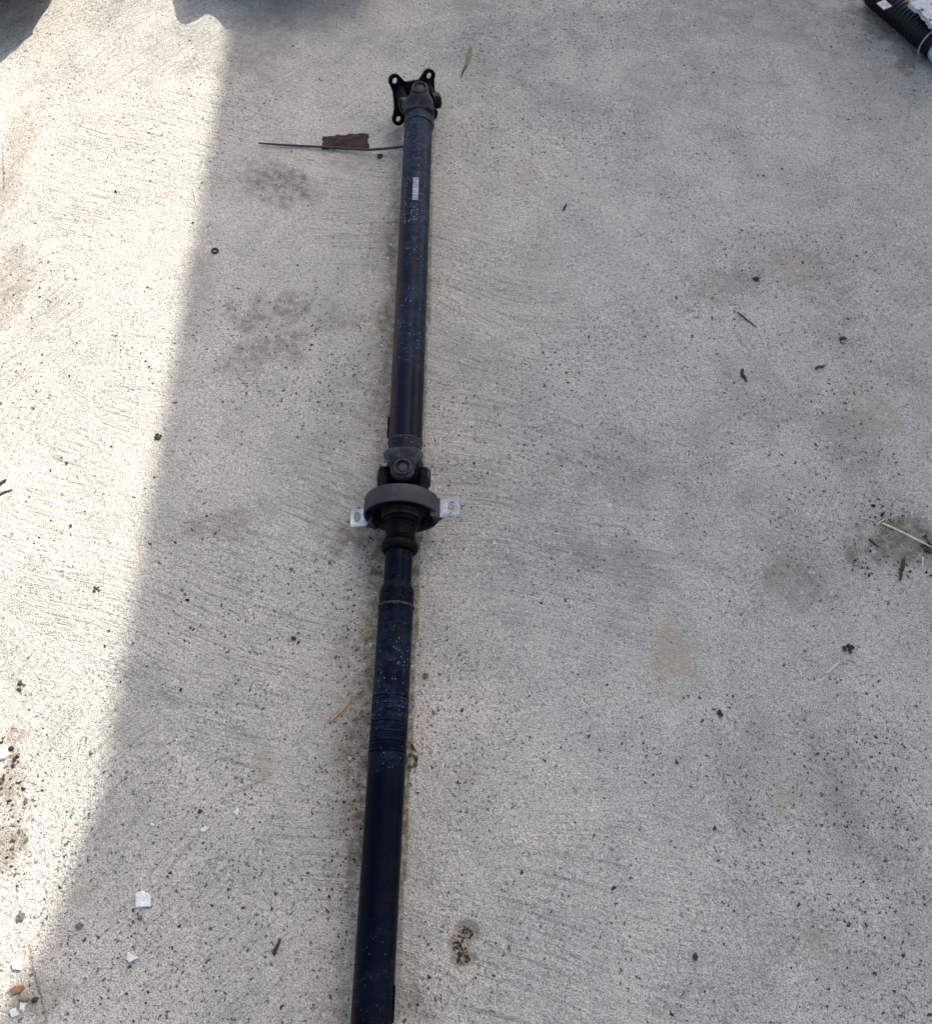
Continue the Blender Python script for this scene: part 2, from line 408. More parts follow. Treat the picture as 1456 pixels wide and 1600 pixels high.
for a in ((445, 285, 52, 34, 0.9), (470, 300, 34, 22, 0.8), (425, 262, 30, 24, 0.6), (395, 500, 55, 30, 0.75), (455, 480, 60, 28, 0.7), (420, 545, 70, 30, 0.65),
          (365, 570, 45, 26, 0.5), (520, 500, 40, 20, 0.5), (300, 420, 40, 30, 0.35), (400, 60, 60, 80, 0.45), (430, 30, 90, 40, 0.35), (970, 870, 70, 26, 0.35),
          (770, 620, 60, 120, 0.22), (1290, 470, 50, 60, 0.3), (1180, 400, 50, 40, 0.3), (1300, 1230, 50, 70, 0.35), (1360, 130, 90, 110, 0.3), (1180, 20, 200, 40, 0.3),
          (320, 470, 30, 60, 0.3), (760, 150, 40, 70, 0.22), (845, 430, 40, 90, 0.2), (530, 255, 60, 14, 0.45)):
    blot(1, *a)
for a in ((1062, 1030, 44, 50, 0.55), (1050, 1075, 40, 24, 0.25), (1243, 420, 34, 24, 0.4), (1218, 1240, 18, 32, 0.4), (1270, 1465, 26, 36, 0.4), (680, 1212, 24, 14, 0.4),
          (738, 1215, 26, 18, 0.4), (410, 1193, 22, 26, 0.45), (1350, 640, 50, 34, 0.3), (820, 275, 30, 34, 0.2), (130, 1395, 24, 18, 0.35), (865, 735, 12, 9, 0.35), (640, 830, 20, 14, 0.2)):
    blot(2, *a)
for pts, w, amt, dep in (([(44, 1478), (50, 1512), (58, 1545), (66, 1570), (72, 1600)], 0.0016, 0.55, 0.0016),
                    ([(725, 1192), (745, 1160), (770, 1130)], 0.0012, 0.3, 0.0006), ([(1047, 510), (1056, 560)], 0.0012, 0.35, 0.0005),
                    ([(462, 492), (478, 480), (496, 463)], 0.0016, 0.45, 0.0006), ([(515, 368), (540, 363), (556, 368)], 0.0014, 0.25, 0.0005),
                    ([(340, 1252), (375, 1236), (412, 1219)], 0.0022, 0.35, 0.0006), ([(285, 520), (330, 540)], 0.0014, 0.25, 0.0005),
                    ([(310, 590), (350, 575), (395, 560)], 0.0014, 0.22, 0.0006), ([(318, 605), (360, 590), (410, 575)], 0.0014, 0.2, 0.0006),
                    ([(700, 1541), (728, 1540), (745, 1547)], 0.0014, 0.45, 0.0006), ([(660, 1530), (690, 1530)], 0.0014, 0.25, 0.0004),
                    ([(230, 1045), (280, 1048), (340, 1056)], 0.0014, 0.25, 0.0005), ([(200, 1165), (270, 1160), (330, 1165)], 0.0012, 0.2, 0.0005),
                    ([(1196, 1505), (1201, 1545)], 0.0012, 0.3, 0.0004), ([(1236, 1490), (1242, 1473)], 0.0016, 0.5, 0.0004), ([(1395, 1275), (1408, 1292)], 0.0014, 0.35, 0.0004),
                    ([(140, 50), (158, 58)], 0.0012, 0.6, 0.001), ([(172, 3), (194, 0)], 0.0018, 0.7, 0.0015), ([(3, 225), (6, 300)], 0.0012, 0.6, 0.001),
                    ([(55, 95), (60, 105)], 0.0014, 0.6, 0.001), ([(2, 440), (22, 415)], 0.001, 0.5, 0.0006), ([(1090, 1325), (1125, 1295)], 0.002, 0.22, 0.0004),
                    ([(1370, 595), (1420, 600)], 0.0012, 0.2, 0.0003), ([(1120, 430), (1180, 425)], 0.002, 0.2, 0.0004)):
    d = seg_dist(pts) + 0.0009 * vnoise(GX, GY, 160, 160, 73)
    k = np.clip(1.3 - d / w, 0, 1) * np.clip(0.55 + wob, 0, 1)
    crack = np.maximum(crack, amt * k); Z -= dep * k
# broken-out hollow
c = at(722, 1478)
def hollow(px, py, rx, ry):
    c = at(px, py); return np.clip(1.25 - np.hypot((GX - c.x) / rx, (GY - c.y) / ry) - 0.35 * vnoise(GX, GY, 90, 90, 74), 0, 1)
hol = np.clip(np.maximum.reduce([hollow(727, 1457, 0.014, 0.012), hollow(718, 1480, 0.012, 0.013), hollow(722, 1499, 0.014, 0.008)]) * 6, 0, 1)
Z -= 0.0045 * hol * near * (0.7 + 0.6 * vnoise(GX, GY, 150, 150, 75)); stain_shade[..., 0] = np.maximum(stain_shade[..., 0], 0.45 * hol); stain_shade[..., 2] = np.maximum(stain_shade[..., 2], 0.5 * hol)

def grid_mesh(name, X, Y, Zv):
    ny, nx = X.shape
    me = bpy.data.meshes.new(name)
    co = np.stack([X, Y, Zv], -1).reshape(-1, 3).astype(np.float32)
    idx = np.arange(ny * nx, dtype=np.int32).reshape(ny, nx)
    q = np.stack([idx[:-1, :-1], idx[:-1, 1:], idx[1:, 1:], idx[1:, :-1]], -1).reshape(-1, 4)
    me.vertices.add(len(co)); me.vertices.foreach_set('co', co.ravel())
    me.loops.add(q.size); me.loops.foreach_set('vertex_index', q.ravel())
    me.polygons.add(len(q)); me.polygons.foreach_set('loop_start', np.arange(0, q.size, 4, dtype=np.int32))
    try: me.polygons.foreach_set('loop_total', np.full(len(q), 4, dtype=np.int32))
    except Exception: pass
    me.polygons.foreach_set('use_smooth', np.ones(len(q), dtype=bool))
    me.update(calc_edges=True)
    return me
gme = grid_mesh('concrete_ground', GX, GY, Z)
a = gme.attributes.new('stain_shade', 'FLOAT_VECTOR', 'POINT'); a.data.foreach_set('vector', np.clip(stain_shade, 0, 1).reshape(-1))
su = wx * math.cos(0.9) + wy * math.sin(0.9); sv_ = -wx * math.sin(0.9) + wy * math.cos(0.9)
hd = np.clip(vnoise(GX, GY, 1.9, 1.9, 120) * 6 + 0.5, 0, 1)      # two headings of the trowel, blended patch by patch
su2 = wx * math.cos(-0.25) + wy * math.sin(-0.25); sv2 = wx * math.sin(0.25) + wy * math.cos(0.25)
pick = hd > 0.5
smask = np.clip(vnoise(GX, GY, 3.1, 3.1, 121) * 3.0 + 0.35 + 0.35 * np.clip((-0.15 - GX) * 3, 0, 1), 0, 1) * np.clip(0.95 - 0.5 * (GX + 0.1), 0.55, 1) * np.clip(np.abs(hd - 0.5) * 4, 0, 1)
sweep = np.stack([np.where(pick, su, su2 + 7), np.where(pick, sv_, sv2 + 3), smask], -1).astype(np.float32)
a = gme.attributes.new('sweep', 'FLOAT_VECTOR', 'POINT'); a.data.foreach_set('vector', sweep.reshape(-1))
tone = 0.54 - 0.10 * np.clip((GX - 0.45) * 1.8, 0, 1) - 0.06 * np.clip((GY - 1.5) * 3, 0, 1) + 0.09 * np.clip((-0.1 - GX) * 8, 0, 1) + 0.34 * vnoise(GX, GY, 1.6, 1.6, 101) + 0.27 * vnoise(GX, GY, 4.2, 4.2, 102) + 0.33 * vnoise(GX, GY, 11, 11, 103) + 0.20 * vnoise(GX, GY, 23, 7, 108) + 0.34 * vnoise(GX, GY, 37, 37, 104) + 0.08 * vnoise(GX, GY, 95, 95, 105)  # slab tone; the paler zone left of the shaft is partly painted sun bounce
a = gme.attributes.new('tone', 'FLOAT', 'POINT'); a.data.foreach_set('value', np.clip(tone, 0, 1).astype(np.float32).reshape(-1))
def soft(px, py, rx, ry):
    c = at(px, py); sx = (at(px + rx, py) - c).length; sy = (at(px, py + ry) - c).length
    return np.clip(1.3 - np.hypot((GX - c.x) / sx, (GY - c.y) / sy) + 0.8 * vnoise(GX, GY, 19, 19, 130), 0, 1)
clus = np.maximum.reduce([soft(*q) for q in ((1250, 840, 110, 60), (890, 920, 60, 55), (1310, 1215, 70, 110), (1010, 1130, 130, 80), (1400, 860, 80, 70), (430, 505, 110, 80), (460, 300, 60, 40),
        (280, 1330, 130, 160), (560, 1100, 45, 300), (600, 330, 40, 120), (90, 440, 60, 70), (40, 620, 60, 80), (60, 1300, 90, 130), (700, 760, 90, 90), (300, 830, 90, 40), (1350, 480, 100, 120))])
pores = np.clip(0.35 + 0.8 * clus + 1.5 * vnoise(GX, GY, 4, 4, 106) + 1.2 * vnoise(GX, GY, 14, 14, 107), 0.05, 1)
a = gme.attributes.new('pores', 'FLOAT', 'POINT'); a.data.foreach_set('value', pores.astype(np.float32).reshape(-1))
a = gme.attributes.new('crack', 'FLOAT', 'POINT'); a.data.foreach_set('value', np.clip(crack, 0, 1).reshape(-1))
ground = bpy.data.objects.new('concrete_ground', gme); COL.objects.link(ground); gme.materials.append(M['concrete'])
tag(ground, 'grey weathered concrete slab with pores, stains and trowel marks', 'ground', kind='structure')

# ------------------------------------------------------------------ added canopy out of view, outline cut to the shade edge it throws
def over(px, py, h):
    p = at(px, py); return p + SUN * (h / SUN.z)
RH = 2.9
e0, e1, e2, e3 = (over(x, y, RH + 0.10) for x, y in ((352, 50), (150, 1250), (60, 1480), (0, 1570)))
outline = [(e0.x - 0.01, e0.y + 3.2), (e1.x, e1.y), (e2.x, e2.y), (e3.x, e3.y), (e3.x - 0.30, e3.y - 0.55), (e3.x + 0.6, e3.y - 1.1), (e3.x + 3.6, e3.y - 1.1), (e3.x + 3.6, e0.y + 3.2)]
car = empty('shade_canopy', (outline[5][0], outline[5][1], 0))
tag(car, 'added pale canopy out of view, shaped to shade the slab', 'shade_canopy')
mb = MB(); n = len(outline)
mb.add([Vector((x, y, RH)) for x, y in outline] + [Vector((x, y, RH + 0.10)) for x, y in outline],
       [tuple(range(n))[::-1], tuple(range(n, 2 * n))] + [(i, (i + 1) % n, (i + 1) % n + n, i + n) for i in range(n)])
mb.build('shade_canopy_roof', M['shade_canopy_roof'], car, smooth=False)
for (x, y) in ((outline[5][0] + 0.3, outline[5][1] + 0.2), (outline[6][0] - 0.2, outline[6][1] + 0.2), (outline[7][0] - 0.2, outline[7][1] - 0.2), (outline[0][0] + 0.3, outline[0][1] - 0.2)):
    b = MB()
    b.add([(x + sx * .05, y + sy * .05, z) for z in (0, RH - 0.003) for sx, sy in ((-1, -1), (1, -1), (1, 1), (-1, 1))],
          [(3, 2, 1, 0), (4, 5, 6, 7), (0, 1, 5, 4), (1, 2, 6, 5), (2, 3, 7, 6), (3, 0, 4, 7)])
    b.build('shade_canopy_post', M['shade_canopy_roof'], car, smooth=False, bevel=0.004)

# added panels just beyond the frame, cut to the shadow outlines in the top corners
def shadow_panel(name, pxs, extra, h, label):
    pts = [over(x, y, h + .012) for x, y in pxs]
    pts = [(p.x, p.y) for p in pts] + extra
    cx = sum(p[0] for p in pts) / len(pts); cy = sum(p[1] for p in pts) / len(pts)
    root = empty(name, (cx, cy, 0)); tag(root, label, 'car part', 'added shadow panels beyond the shaft')  # added only to cast shadow, not a real car part
    n = len(pts); b = MB()
    ins = [(cx + (x - cx) * .9, cy + (y - cy) * .9) for x, y in pts]
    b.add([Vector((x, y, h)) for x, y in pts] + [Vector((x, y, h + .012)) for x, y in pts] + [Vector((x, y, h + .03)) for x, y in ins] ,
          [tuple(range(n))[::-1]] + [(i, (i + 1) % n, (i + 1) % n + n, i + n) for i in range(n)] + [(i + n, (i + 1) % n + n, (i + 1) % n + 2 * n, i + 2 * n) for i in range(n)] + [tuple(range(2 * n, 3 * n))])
    b.build('shadow_slab', M['plastic'], root, smooth=False)
    far_pts = extra[-2:] + [((extra[-1][0] + extra[-2][0]) / 2, extra[-1][1] - .25)]
    for fx_, fy_ in far_pts:
        x = cx + (fx_ - cx) * .75; y = cy + (fy_ - cy) * .75
        b = MB(); b.add([(x + sx * .02, y + sy * .02, z) for z in (0, h + .005) for sx, sy in ((-1, -1), (1, -1), (1, 1), (-1, 1))],
                        [(3, 2, 1, 0), (4, 5, 6, 7), (0, 1, 5, 4), (1, 2, 6, 5), (2, 3, 7, 6), (3, 0, 4, 7)])
        b.build('shadow_panel_block', M['plastic'], root, smooth=False)
p = over(262, -40, .10); q = over(366, 44, .10)
shadow_panel('added_shadow_panel', [(262, -40), (270, -10), (277, 14), (280, 28), (287, 34), (297, 35), (307, 31), (316, 24), (325, 18), (334, 18), (343, 22), (351, 29), (357, 38), (362, 44), (372, 46)],
     [(q.x + .25, q.y + .02), (q.x + .25, q.y + .6), (p.x - .05, p.y + .55)], .10, 'added black shadow panel with scalloped edge beyond the sunlit strip')
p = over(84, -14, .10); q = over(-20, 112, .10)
shadow_panel('added_shadow_panel', [(84, -14), (76, 0), (70, 14), (60, 27), (54, 36), (46, 50), (42, 60), (30, 68), (20, 80), (10, 86), (0, 96), (-20, 112)],
     [(q.x - .4, q.y + .1), (q.x - .4, q.y + .7), (p.x, p.y + .5)], .10, 'added black shadow panel with ragged straight edge at the far left corner')

# ------------------------------------------------------------------ the drive shaft
Y0, X0 = 0.70, -0.0965
def zaxis(y): return 0.0585 + (0.0075 * (y - Y0) / 0.83 if y > Y0 else -0.006 * (Y0 - y))
def frame_far(y):
    return Vector((X0 + 0.0068 * (y - Y0), y, zaxis(y))), Vector((1, -0.0068, 0)).normalized(), Vector((0, -0.009, 1)).normalized()
def frame_near(y):
    return Vector((X0 + 0.0215 * (y - Y0), y, zaxis(y))), Vector((1, -0.0215, 0)).normalized(), Vector((0, -0.006, 1)).normalized()
shaft = empty('drive_shaft', (X0, Y0, 0))
tag(shaft, 'long black two-piece steel drive shaft lying on the concrete', 'drive shaft')

# far tube
R1 = 0.0268
mb = MB(); prof = [(1.468, 0.020), (1.468, R1)]
for i in range(60):
    y = 1.466 - i * (1.466 - 0.764) / 59; prof.append((y, R1 + 0.00012 * math.sin(i * 1.9)))
prof += [(0.7625, R1 - 0.001), (0.7625, 0.02)]
mb.lathe(prof, frame_far, 72)
tube1 = mb.build('front_tube', M['tube_far'], shaft)
def weld(y, r, frame, parent, w=0.0022, bead=0.0016, mat='weld'):
    b = MB(); k = 72; rings = []
    o, ex, ez = frame(y); fy = ex.cross(ez) * -1
    vs = []; fs = []; m = 8
    for i in range(k):
        a = 2 * math.pi * i / k; e = ex * math.cos(a) + ez * math.sin(a)
        jit = 1 + 0.25 * math.sin(i * 2.3) + rnd.uniform(-.15, .15)
        for j in range(m):
            t = 2 * math.pi * j / m
            vs.append(o + e * (r + bead * jit * math.cos(t)) + Vector((0, 1, 0)) * (w * math.sin(t) + 0.0004 * math.sin(i * 1.3)))
    for i in range(k):
        for j in range(m):
            fs.append((i * m + j, ((i + 1) % k) * m + j, ((i + 1) % k) * m + (j + 1) % m, i * m + (j + 1) % m))
    b.add(vs, fs)
    return b.build('weld_seam', M[mat], parent)
weld(0.7615, R1 - 0.0002, frame_far, tube1, 0.0016, 0.0012)
# small balance plate spot-welded on the left side of the tube
def plate_on_tube(name, parent, mat, frame, r, y0, y1, a0, a1, th, na=6):
    b = MB(); vs = []; fs = []
    for y in (y0, y1):
        o, ex, ez = frame(y)
        for i in range(na + 1):
            a = a0 + (a1 - a0) * i / na; e = ex * math.cos(a) + ez * math.sin(a)
            vs.append(o + e * (r - 0.0008)); vs.append(o + e * (r + th))
    n2 = 2 * (na + 1)
    for i in range(na):
        p = 2 * i
        fs += [(p, p + 1, p + 3, p + 2), (n2 + p, n2 + p + 2, n2 + p + 3, n2 + p + 1), (p + 1, n2 + p + 1, n2 + p + 3, p + 3), (p, p + 2, n2 + p + 2, n2 + p)]
    fs += [(0, n2, n2 + 1, 1), (2 * na, 2 * na + 1, n2 + 2 * na + 1, n2 + 2 * na)]
    b.add(vs, fs)
    return b.build(name, mat, parent, smooth=True)
plate_on_tube('balance_weight', tube1, M['dark_cast'], frame_far, R1, 0.775, 0.808, math.radians(165), math.radians(205), 0.0026)
# printed barcode and illegible print beside it
def print_quads(name, parent, frame, r, quads):
    vs = []; fs = []
    for (y0, y1, a0, a1) in quads:
        na = 3; base = len(vs)
        for y in (y0, y1):
            o, ex, ez = frame(y)
            for i in range(na + 1):
                a = a0 + (a1 - a0) * i / na
                vs.append(o + (ex * math.cos(a) + ez * math.sin(a)) * (r + 0.0004))
        for i in range(na): fs.append((base + i, base + i + 1, base + na + 2 + i, base + na + 1 + i))
    b = MB(); b.add(vs, fs); return b.build(name, M['white_print'], parent)
q = []; y = 1.2525; rb = random.Random(3)
while y < 1.306:
    w = rb.choice((0.0012, 0.0018, 0.0026, 0.0034)); q.append((y, min(y + w, 1.307), math.radians(75), math.radians(97))); y += w + rb.choice((0.0004, 0.0006, 0.0009))
print_quads('barcode', tube1, frame_far, R1, q)
q = []
for a in (78, 87, 97, 106, 122, 131):
    y = 1.2015 if a < 110 else 1.205
    top = 1.243 if a < 100 else (1.215 if a < 110 else 1.30)
    while y < top:
        if rb.random() < (0.62 if a < 100 else 0.42):
            h = rb.uniform(1.0, 3.4); q.append((y, y + rb.uniform(.0006, .0016), math.radians(a), math.radians(a + h)))
            if rb.random() < .5: q.append((y, y + .0024, math.radians(a), math.radians(a + .9)))
        y += 0.0030
print_quads('printed_lettering', tube1, frame_far, R1, q)

# yoke arm built as a loft of rounded sections along the axis
def yoke_arm(b, frame, side, ys, hw, zi, zo, n=20, pw=4.0):
    """side: angle of the arm round the axis; ys stations; hw half widths; zi, zo inner / outer radius"""
    rings = []
    for y, w, a0, a1 in zip(ys, hw, zi, zo):
        o, ex, ez = frame(y)
        U = ex * math.sin(side) * 1 - ez * math.cos(side) * 1
        R = ex * math.cos(side) + ez * math.sin(side)
        ring = []
        for k in range(n):
            t = 2 * math.pi * k / n; ct, st = math.cos(t), math.sin(t)
            cx = math.copysign(abs(ct) ** (2 / pw), ct); cz = math.copysign(abs(st) ** (2 / pw), st)
            ring.append(o + U * (w * cx) + R * ((a0 + a1) / 2 + (a1 - a0) / 2 * cz))
        rings.append(ring)
    b.loft(rings)
def bearing_cap(name, parent, centre, R, axis_y, r, h, mat='cap'):
    """disc cap set in a ring; R outward direction, axis_y shaft direction"""
    T = R.cross(axis_y).normalized(); A = T.cross(R)
    def fr(s): return centre + R * s, T, A
    b = MB(); b.lathe([(-0.012, r * 1.28), (h * .55, r * 1.28), (h, r * 1.16), (h, r * 1.02), (h * .1, r * .97), (-0.012, r * .97)], fr, 32, closed=True)
    ring = b.build('retaining_ring', M['worn_ring'], parent)
    b = MB(); b.lathe([(-0.012, r * .96), (-0.0030, r * .96), (-0.0016, r * .84), (0.0002, r * .6), (0.0004, r * .3), (0.0002, r * .02)], fr, 32)
    return b.build(name, M[mat], parent)

# far joint: sleeve, yoke with caps above and below
UJ1 = Vector((-0.0885, 1.533, 0.066))
def frame_j1(y):
    o, ex, ez = frame_far(y); k = min(1, max(0, (y - 1.45) / 0.083)); o = o.lerp(Vector((UJ1.x, y, UJ1.z)), k); return o, ex, ez
mb = MB(); mb.lathe([(1.4655, 0.02), (1.4655, 0.0282), (1.4685, 0.0287), (1.4830, 0.0284), (1.4850, 0.0270), (1.4875, 0.0268), (1.4900, 0.0288), (1.4960, 0.0292), (1.503, 0.0270), (1.505, 0.012)], frame_j1, 64)
yk = mb.build('front_yoke', M['cast'], shaft)
for sgn in (1, -1):
    b = MB()
    st = [(1.488, .0270, .004, .0275), (1.496, .0285, .010, .0305), (1.504, .0275, .016, .0330), (1.511, .0240, .020, .0345), (1.519, .0200, .0215, .0352), (1.527, .0178, .0215, .0355),
          (1.534, .0172, .0215, .0355), (1.541, .0158, .0215, .0355), (1.546, .0130, .0218, .0352), (1.5495, .0085, .0222, .0345), (1.5512, .0040, .0235, .0330)]
    yoke_arm(b, frame_j1, sgn * math.pi / 2, *zip(*st), pw=3.2)
    b.build('yoke_arm', M['cast'], yk)
    bearing_cap('bearing_cap', yk, UJ1 + Vector((0, 0, sgn * 0.0352)), Vector((0, 0, sgn)), Vector((0, 1, 0)), 0.0118, 0.0030)
# cross (spider) between the two yokes
def spider(C, R1_, R2_, parent, l):
    b = MB()
    for D, O in ((R1_, R2_), (R2_, R1_)):
        T = D.cross(O).normalized(); A = T.cross(D)
        b.lathe([(-l, .0075), (-l * .45, .0085), (-.01, .0115), (.01, .0115), (l * .45, .0085), (l, .0075)], lambda s, C=C, D=D, T=T, A=A: (C + D * s, T, A), 20)
    return b.build('joint_cross', M['dark_cast'], parent)
# companion flange: drooping plate with four drilled ears and two arms
fa, fp, frl, fw, fh, fn = 0.4203, 0.4065, -0.1207, 0.0709, 0.0715, 0.0432
FN = Vector((-math.sin(fp) * math.cos(fa), math.cos(fp) * math.cos(fa), -math.sin(fa)))
FX = Vector((math.cos(fp), math.sin(fp), 0)); FV = FX.cross(FN)
FX, FV = FX * math.cos(frl) + FV * math.sin(frl), FV * math.cos(frl) - FX * math.sin(frl)
FC = UJ1 + Vector((0.0013, 0, 0)) + FN * fn
ears = [(sx * fw / 2, sy * fh / 2) for sx, sy in ((1, 1), (-1, 1), (-1, -1), (1, -1))]
def flange_outline():
    pts = []; er = 0.0126
    for i, (ex_, ey_) in enumerate(ears):
        base = math.atan2(ey_, ex_)
        for k in range(-3, 4):
            a = base + k * math.radians(28); pts.append((ex_ + er * math.cos(a), ey_ + er * math.sin(a)))
        nx, ny = ears[(i + 1) % 4]
        mx, my = (ex_ + nx) / 2, (ey_ + ny) / 2; dx, dy = (nx - ex_), (ny - ey_)
        f = (1.26 if mx > 0 else 1.16) if abs(mx) > abs(my) else 0.86     # waist between the lugs
        for t in (-0.20, 0.0, 0.20): pts.append((mx * f + dx * t, my * f + dy * t))
    return pts
def drilled_plate(name, mat, parent, outer, holes, hr, C, X, V, Nn, th, bev=0.0012, hole_pts=18):
    bm = bmesh.new(); edges = []
    def loop(pts):
        vs = [bm.verts.new((x, y, 0)) for x, y in pts]
        for i in range(len(vs)): edges.append(bm.edges.new((vs[i], vs[(i + 1) % len(vs)])))
    loop(outer)
    for h in holes:
        hx, hy = h[0], h[1]; rx, ry = (hr, hr) if len(h) == 2 else (h[2], h[3])
        loop([(hx + rx * math.cos(2 * math.pi * k / hole_pts), hy + ry * math.sin(2 * math.pi * k / hole_pts)) for k in range(hole_pts)])
    bmesh.ops.triangle_fill(bm, edges=edges, use_beauty=True)
    r = bmesh.ops.extrude_face_region(bm, geom=list(bm.faces))
    for v in [g for g in r['geom'] if isinstance(g, bmesh.types.BMVert)]: v.co.z += th
    bm.verts.index_update()
    vs = [C + X * v.co.x + V * v.co.y + Nn * v.co.z for v in bm.verts]; fs = [tuple(v.index for v in f.verts) for f in bm.faces]
    bm.free()
    b = MB(); b.add(vs, fs)
    return b.build(name, mat, parent, smooth=False, bevel=bev)
flange = drilled_plate('companion_flange', M['dark_cast'], shaft, flange_outline(), ears, 0.0056, FC, FX, FV, FN, 0.0095)
for sgn in (1, -1):
    b = MB(); rings = []
    for s, w, i0, o0 in ((0.002, .026, .016, .0370), (-.008, .023, .019, .0375), (-.018, .019, .021, .0375), (-.028, .0165, .0215, .0375), (-.038, .016, .0215, .0372), (-.048, .0145, .0215, .0370), (-.055, .010, .0222, .0362), (-.0578, .005, .024, .034)):
        ring = []
        for k in range(20):
            t = 2 * math.pi * k / 20; ct, s_ = math.cos(t), math.sin(t)
            cx = math.copysign(abs(ct) ** .6, ct); cz = math.copysign(abs(s_) ** .6, s_)
            ring.append(FC + FN * s + FV * (w * cx) + FX * (sgn * ((i0 + o0) / 2 + (o0 - i0) / 2 * cz)))
        rings.append(ring)
    b.loft(rings); b.build('flange_arm', M['dark_cast'], flange)
    bearing_cap('bearing_cap', flange, UJ1 + FX * (sgn * .0368), FX * sgn, FN, 0.0118, 0.0025)
spider(UJ1, Vector((0, 0, 1)), FX, shaft, 0.034)

# middle joint
UJ2 = Vector((X0 + 0.0005, 0.699, zaxis(0.70)))
mb = MB(); mb.lathe([(0.762, 0.02), (0.762, 0.0262), (0.7595, 0.0264), (0.742, 0.0258), (0.737, 0.0265), (0.728, 0.022), (0.726, 0.01)], frame_far, 64)
yk = mb.build('centre_yoke', M['cast'], shaft)
for sgn in (1, -1):
    b = MB()
    st = [(0.7405, .0255, .004, .0262), (0.7365, .0285, .010, .0285), (0.731, .0305, .014, .0310), (0.7255, .0310, .017, .0330), (0.720, .0290, .0195, .0342), (0.7145, .0245, .021, .0350),
          (0.708, .0205, .0215, .0355), (0.701, .0188, .0215, .0356), (0.694, .0180, .0215, .0355), (0.688, .0155, .0218, .0352), (0.6835, .0105, .0222, .0345), (0.6815, .0050, .0235, .0330)]
    yoke_arm(b, frame_far, sgn * math.pi / 2, *zip(*st), pw=3.0)
    b.build('yoke_arm', M['cast'], yk)
    bearing_cap('bearing_cap', yk, UJ2 + Vector((0, 0, sgn * 0.0354)), Vector((0, 0, sgn)), Vector((0, 1, 0)), 0.0110, 0.0034)
mb = MB(); mb.lathe([(0.650, 0.012), (0.650, 0.026), (0.664, 0.029), (0.668, 0.031), (0.6735, 0.031), (0.676, 0.022), (0.677, 0.010)], frame_near, 48)
yk2 = mb.build('rear_yoke', M['dark_cast'], shaft)
for side in (0, math.pi):
    b = MB()
    st = [(0.662, .0250, .010, .0370), (0.669, .0245, .017, .0385), (0.677, .0210, .0205, .0390), (0.685, .0185, .0215, .0392), (0.693, .0175, .0215, .0392), (0.702, .0172, .0215, .0392),
          (0.709, .0150, .0215, .0390), (0.7145, .0105, .0222, .0382), (0.717, .0050, .024, .036)]
    yoke_arm(b, frame_near, side, *zip(*st), pw=3.2)
    b.build('yoke_arm', M['dark_cast'], yk2)
    R = Vector((math.cos(side), 0, 0)); bearing_cap('bearing_cap', yk2, UJ2 + R * 0.0388, R, Vector((0, 1, 0)), 0.0110, 0.0022)
spider(UJ2, Vector((0, 0, 1)), Vector((1, 0, 0)), shaft, 0.034)

# centre bearing support
ROLL = math.radians(16)
mb = MB(); mb.lathe([(0.6325, 0.0535), (0.6312, 0.0556), (0.6322, 0.0574), (0.6345, 0.0578), (0.645, 0.0576), (0.657, 0.0574), (0.6602, 0.0562), (0.6612, 0.0540), (0.6605, 0.040), (0.6575, 0.032), (0.6545, 0.034), (0.6535, 0.046), (0.6480, 0.0520)], frame_near, 80, closed=True)
brg = mb.build('centre_bearing', M['rubber'], shaft)
mb = MB(); mb.lathe([(0.6460, 0.0515), (0.6390, 0.0490), (0.6375, 0.0430), (0.6400, 0.0375), (0.6395, 0.0330), (0.6380, 0.0290), (0.6535, 0.0270), (0.6530, 0.0480)], frame_near, 64, closed=True)
mb.build('rubber_web', M['black_rubber'], brg)
mb = MB(); mb.lathe([(0.6545, 0.0180), (0.6545, 0.0300), (0.6290, 0.0300), (0.6275, 0.0288), (0.6275, 0.0215), (0.6300, 0.0180)], frame_near, 64, closed=True)
mb.build('bearing_sleeve', M['rusty_steel'], brg)
mb = MB(); mb.lathe([(0.6300, 0.0285), (0.6240, 0.0280), (0.6200, 0.0255), (0.6165, 0.0262), (0.6130, 0.0240), (0.6095, 0.0245), (0.6060, 0.0225), (0.5975, 0.0218), (0.5945, 0.0235), (0.5915, 0.0215), (0.5890, 0.0240), (0.5860, 0.0275), (0.5810, 0.0284), (0.5770, 0.0278), (0.5735, 0.0250), (0.5728, 0.0205)], frame_near, 64)
mb.build('dust_boot', M['black_rubber'], brg)
